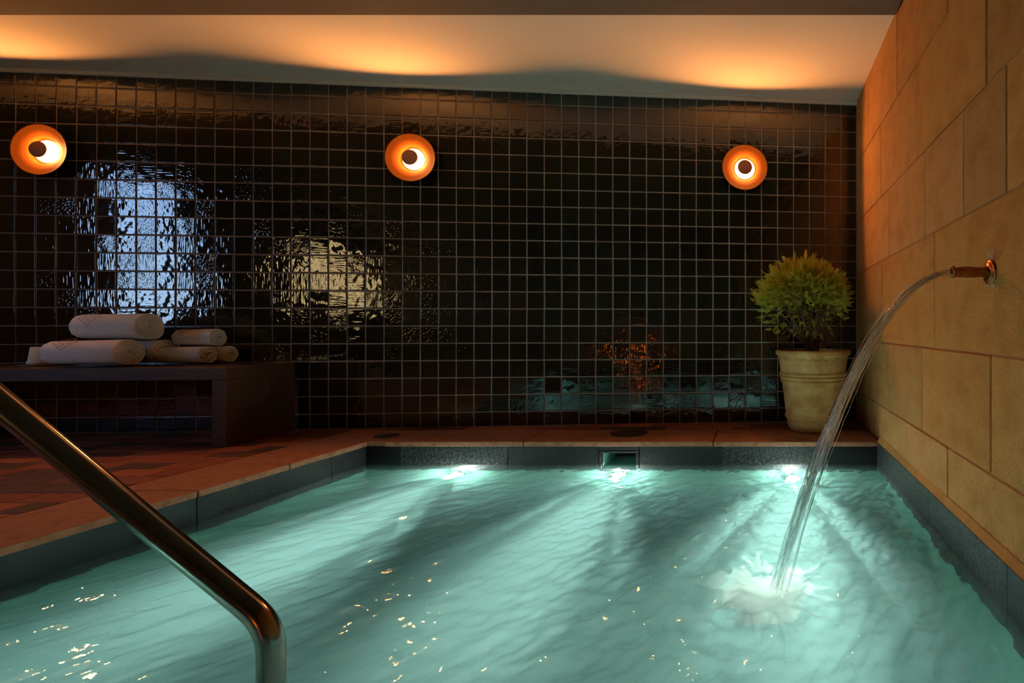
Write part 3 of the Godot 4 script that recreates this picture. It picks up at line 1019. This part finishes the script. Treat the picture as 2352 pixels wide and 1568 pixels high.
# ---------------------------------------------------------------- potted shrub
func pot_and_shrub() -> void:
	var at := Vector3(0.347, 0.0, -3.08)
	var pot := thing("flower_pot", "weathered pale terracotta pot with scalloped rim and ridges", "flower pot", at)
	var ksc := 3.08 / F / 4.356
	var prof := []
	# (left edge x, y) as measured on the pot, turned into radius and height
	for q in [[726, 1006], [520, 1006], [500, 1000], [482, 975], [468, 925], [470, 895], [456, 886], [446, 868], [446, 852], [454, 838], [458, 826], [450, 800], [438, 690], [424, 560], [420, 518], [408, 515], [400, 505], [404, 493], [412, 487], [398, 479], [394, 466], [398, 454], [410, 449], [394, 441], [389, 430], [394, 420], [404, 412], [398, 395], [390, 320], [382, 262], [378, 250], [362, 246], [354, 236], [352, 205], [358, 194], [372, 192], [384, 200], [392, 240], [400, 330]]:
		prof.append(Vector2(maxf((726.0 - q[0]) * ksc, 0.0005), (1006.0 - q[1]) / (1006.0 - 192.0) * 0.505))
	var clay := mat(Color(0.80, 0.66, 0.46), 0.85, 0.0, 0.3)
	grain(clay, noise_tex(0.012, [Color(0.74, 0.61, 0.44), Color(0.86, 0.77, 0.62), Color(1.0, 0.98, 0.95), Color(0.88, 0.80, 0.66)], 512, 61, 4), 1.0, noise_tex(0.05, [], 512, 62), 0.12)
	part(pot, "pot_body", lathe(prof, 64), clay)
	# scalloped frieze hanging under the rim
	var st := tool(true)
	var cnt := 26
	for i in cnt:
		var rows := []
		for a in 7:
			var row := PackedVector3Array()
			var dx := (a / 6.0 - 0.5) * 2.0
			for b in 5:
				var ph := b / 4.0 * PI
				var drop := 0.026 * sqrt(maxf(0.0, 1.0 - dx * dx * 0.9))
				var yy := 0.470 - drop - cos(ph) * 0.0035
				var ang := TAU * (i + 0.5 + dx * 0.5) / cnt
				var rad := lerpf(0.2135, 0.2185, (yy - 0.44) / 0.03) + sin(ph) * 0.0045
				row.append(Vector3(cos(ang) * rad, yy, sin(ang) * rad))
			rows.append(row)
		add_grid(st, rows)
	part(pot, "scalloped_frieze", done(st), clay)
	var soil := mat(Color(0.11, 0.07, 0.05), 1.0)
	part(pot, "soil", lathe([Vector2(0.206, 0.462), Vector2(0.15, 0.475), Vector2(0.0005, 0.482)], 40), soil)
	# shrub: many thin stems carrying a ball of flat feathery sprays
	var sh := thing("round_shrub", "ball-shaped conifer shrub with feathery yellow-green sprays in the pot", "shrub", at + Vector3(0, 0.482, 0))
	var bark := mat(Color(0.36, 0.29, 0.19), 0.9)
	var c := Vector3(-0.066, 0.325, 0.03)
	var R := 0.285
	rng.seed = 1234
	var tips: Array[Vector3] = []
	for i in 60:
		var ang := rng.randf() * TAU
		var el := rng.randf_range(-0.6, 1.1)
		var dir := Vector3(cos(ang) * cos(el), sin(el), sin(ang) * cos(el))
		var tip := c + dir * R * rng.randf_range(0.72, 0.98)
		var root := Vector3(rng.randfn(0, 0.022) - 0.005, 0.0, rng.randfn(0, 0.022))
		var mid := Vector3(lerpf(root.x, tip.x, 0.42), lerpf(root.y, tip.y, 0.5), lerpf(root.z, tip.z, 0.42))
		var pts := PackedVector3Array()
		var rad := PackedFloat32Array()
		for k in 9:
			var f := k / 8.0
			var p := root.lerp(mid, f).lerp(mid.lerp(tip, f), f)
			p += Vector3(rng.randfn(0, 0.0035), 0, rng.randfn(0, 0.0035)) * (1.0 if k > 0 else 0.0)
			pts.append(p)
			rad.append(lerpf(0.0042, 0.0011, f))
		var s2 := tool(true)
		add_tube(s2, pts, rad, 5, false)
		part(sh, "stem", done(s2), bark)
		tips.append(tip)
		for k in [4, 5, 6]:
			tips.append(pts[k])
	# one spray: a short axis with scale leaves in pairs, slightly cupped
	var sp := tool()
	var leaf := func(p: Vector3, d: Vector3, len: float, wid: float) -> void:
		var s := d.cross(Vector3.UP).normalized() * wid
		var m := p + d * len * 0.45 + Vector3(0, wid * 0.35, 0)
		quad(sp, p, m + s, p + d * len, m - s)
	for k in 8:
		var f := k / 8.0
		var p := Vector3(0, -0.14 * f * f, f)
		var l := lerpf(0.40, 0.14, f) * (1.0 if k > 0 else 0.6)
		for s in [-1.0, 1.0]:
			leaf.call(p, Vector3(s * 0.72, -0.10, 0.69).normalized(), l, 0.030)
			leaf.call(p + Vector3(s * l * 0.38, -0.03, l * 0.36), Vector3(s * 0.15, -0.05, 0.98).normalized(), l * 0.5, 0.022)
	leaf.call(Vector3.ZERO, Vector3(0, -0.12, 1).normalized(), 1.12, 0.022)
	var spray := done(sp)
	var green := mat(Color(1, 1, 1), 0.6, 0.0, 0.4)
	green.vertex_color_use_as_albedo = true
	green.backlight_enabled = true
	green.backlight = Color(0.35, 0.4, 0.1)
	spray.surface_set_material(0, green)
	var places: Array[Transform3D] = []
	var tints: Array[Color] = []
	var lump := FastNoiseLite.new()
	lump.seed = 5
	lump.frequency = 4.5
	var leaf_tones := [Color(0.44, 0.41, 0.04), Color(0.36, 0.40, 0.04), Color(0.46, 0.38, 0.05)]
	while places.size() < 4600:
		var ang := rng.randf() * TAU
		var sy := rng.randf_range(-0.98, 1.0)
		if sy < -0.10 and rng.randf() < 0.84 + 0.15 * -sy:
			continue
		var cy := sqrt(1.0 - sy * sy)
		var dir := Vector3(cos(ang) * cy, sy, sin(ang) * cy)
		var rr := R * (0.86 + 0.22 * lump.get_noise_3dv(dir * 1.0)) * pow(rng.randf_range(0.25, 1.0), 0.33)
		var p := c + Vector3(dir.x * rr * 1.10, dir.y * rr * (1.0 if sy > 0 else 1.0), dir.z * rr)
		var face := (dir + Vector3(rng.randfn(0, 0.45), rng.randfn(0.25, 0.4), rng.randfn(0, 0.45))).normalized()
		var bs := Basis.looking_at(-face, Vector3(rng.randfn(0, 0.4), 1, rng.randfn(0, 0.4)))
		bs = bs.rotated(face, rng.randfn(0, 0.8))
		var sc := rng.randf_range(0.026, 0.052)
		if rng.randf() < 0.07:
			p += dir * 0.022
			sc = rng.randf_range(0.045, 0.070)
		if wall_gap(at.x + p.x + face.x * sc, at.z + p.z + face.z * sc) < 0.012:
			continue
		places.append(Transform3D(bs.scaled(Vector3.ONE * sc), p))
		var col: Color = leaf_tones[rng.randi() % 3]
		tints.append(col)
	var mm := MultiMesh.new()
	mm.transform_format = MultiMesh.TRANSFORM_3D
	mm.use_colors = true
	mm.mesh = spray
	mm.instance_count = places.size()
	for i in places.size():
		mm.set_instance_transform(i, places[i])
		mm.set_instance_color(i, tints[i])
	var mi := MultiMeshInstance3D.new()
	mi.name = "foliage"
	mi.multimesh = mm
	mi.set_meta("kind", "stuff")
	sh.add_child(mi)

# ---------------------------------------------------------------- spout and jet
func spout() -> void:
	var y := 0.807
	var brass := mat(Color(0.72, 0.47, 0.29), 0.28, 1.0)
	grain(brass, noise_tex(0.02, [Color(0.55, 0.5, 0.45), Color(0.9, 0.88, 0.85), Color(1, 1, 1)], 256, 71), 8.0)
	var o := thing("water_spout", "tarnished copper water spout with a round wall flange", "spout", Vector3(0.689, y, SPOUT_Z))
	var turn := Vector3(0, 0, PI / 2)
	part(o, "flange", lathe([Vector2(0.0375, 0.0), Vector2(0.0375, 0.003), Vector2(0.034, 0.006), Vector2(0.029, 0.006), Vector2(0.027, 0.009), Vector2(0.0155, 0.010)], 48), brass, Vector3.ZERO, turn)
	part(o, "barrel", lathe([Vector2(0.0148, 0.006), Vector2(0.0148, 0.03), Vector2(0.0165, 0.055), Vector2(0.0168, 0.07), Vector2(0.0155, 0.09), Vector2(0.0138, 0.108)], 40), brass, Vector3.ZERO, turn)
	part(o, "lip", lathe([Vector2(0.0135, 0.106), Vector2(0.0165, 0.107), Vector2(0.0188, 0.1105), Vector2(0.0185, 0.114), Vector2(0.016, 0.117), Vector2(0.0130, 0.1165), Vector2(0.0118, 0.112), Vector2(0.0118, 0.06)], 40), brass, Vector3.ZERO, turn)
	# the jet: clear and air-filled strands fanning out along their fall
	var x0 := 0.580
	var j := thing("water_jet", "arching jet of clear water falling from the spout into the pool", "water", Vector3(x0, y, SPOUT_Z))
	rng.seed = 99
	var clear := tool(true)
	var white := tool(true)
	var n := FastNoiseLite.new()
	n.seed = 3
	n.frequency = 2.2
	for s in 66:
		var body: bool = s < 16                # the clear body of the jet; the others are thin bright threads of air and spray
		var a := rng.randf() * TAU
		var q := sqrt(rng.randf())
		var off := Vector2(cos(a), sin(a)) * q
		var kk := 3.4 * (1.0 + rng.randfn(0, 0.035))
		var pts := PackedVector3Array()
		var rad := PackedFloat32Array()
		var steps := 44
		var thin := rng.randf_range(0.0016, 0.0034) if body else rng.randf_range(0.0004, 0.0009)
		var start := 0.0 if body else rng.randf_range(0.05, 0.7)
		var stop := 1.0 if body else minf(1.0, start + rng.randf_range(0.15, 0.6))
		for i in steps + 1:
			var f := lerpf(start, stop, float(i) / steps)
			var drop := f * f * (y - WATER + 0.004)
			var u := sqrt(drop / kk)
			var fan := lerpf(0.0085, 0.0150, f) * (1.0 if s < 40 else 1.7)
			var wob := Vector2(n.get_noise_2d(f * 3.0, s * 7.0), n.get_noise_2d(f * 3.0, s * 7.0 + 50.0)) * 0.010 * f
			var v := off * fan + wob
			var tn := Vector3(-1, -2.0 * kk * u, 0).normalized()
			var side := Vector3(-tn.y, tn.x, 0)
			pts.append(Vector3(-u, -drop, 0) + side * v.x + Vector3(0, 0, v.y) + Vector3(0, -0.002, 0))
			var r := thin * (1.0 + 0.5 * n.get_noise_2d(f * 14.0, s * 3.0 + 9.0))
			if body:
				r *= 1.0 + 1.0 * exp(-f * 9.0)
			else:
				r *= sin(PI * clampf(float(i) / steps, 0.02, 0.98))
			rad.append(maxf(r, 0.0002))
		add_tube(clear if body or s % 4 == 0 else white, pts, rad, 6, false)
	part(j, "clear_strands", done(clear), m_jet)
	part(j, "aerated_strands", done(white), m_milky)
	# droplets thrown on the stone and slate beside the pool
	var d := thing("water_droplets", "splashed droplets clinging to the stone and slate beside the pool", "droplets", Vector3(0.69, 0.0, -1.4))
	d.set_meta("kind", "stuff")
	var ball := SphereMesh.new()
	ball.radius = 1.0
	ball.height = 2.0
	ball.radial_segments = 8
	ball.rings = 5
	var bead := mat(Color(1, 1, 1, 0.0), 0.03)
	bead.transparency = BaseMaterial3D.TRANSPARENCY_ALPHA
	bead.refraction_enabled = true
	bead.refraction_scale = 0.033
	ball.material = bead
	var mm := MultiMesh.new()
	mm.transform_format = MultiMesh.TRANSFORM_3D
	mm.mesh = ball
	mm.instance_count = 620
	for i in 620:
		var z := -1.35 + rng.randfn(0, 0.22)
		var yy := -0.10 + absf(rng.randfn(0, 0.13))
		var x := 0.6895 if yy > 0.0 else 0.6715
		var r := rng.randf_range(0.0007, 0.0026)
		mm.set_instance_transform(i, Transform3D(Basis.from_scale(Vector3(r * 0.7, r * rng.randf_range(0.9, 1.5), r)), Vector3(x, yy, z) - d.position))
	var mi := MultiMeshInstance3D.new()
	mi.name = "droplets"
	mi.multimesh = mm
	d.add_child(mi)
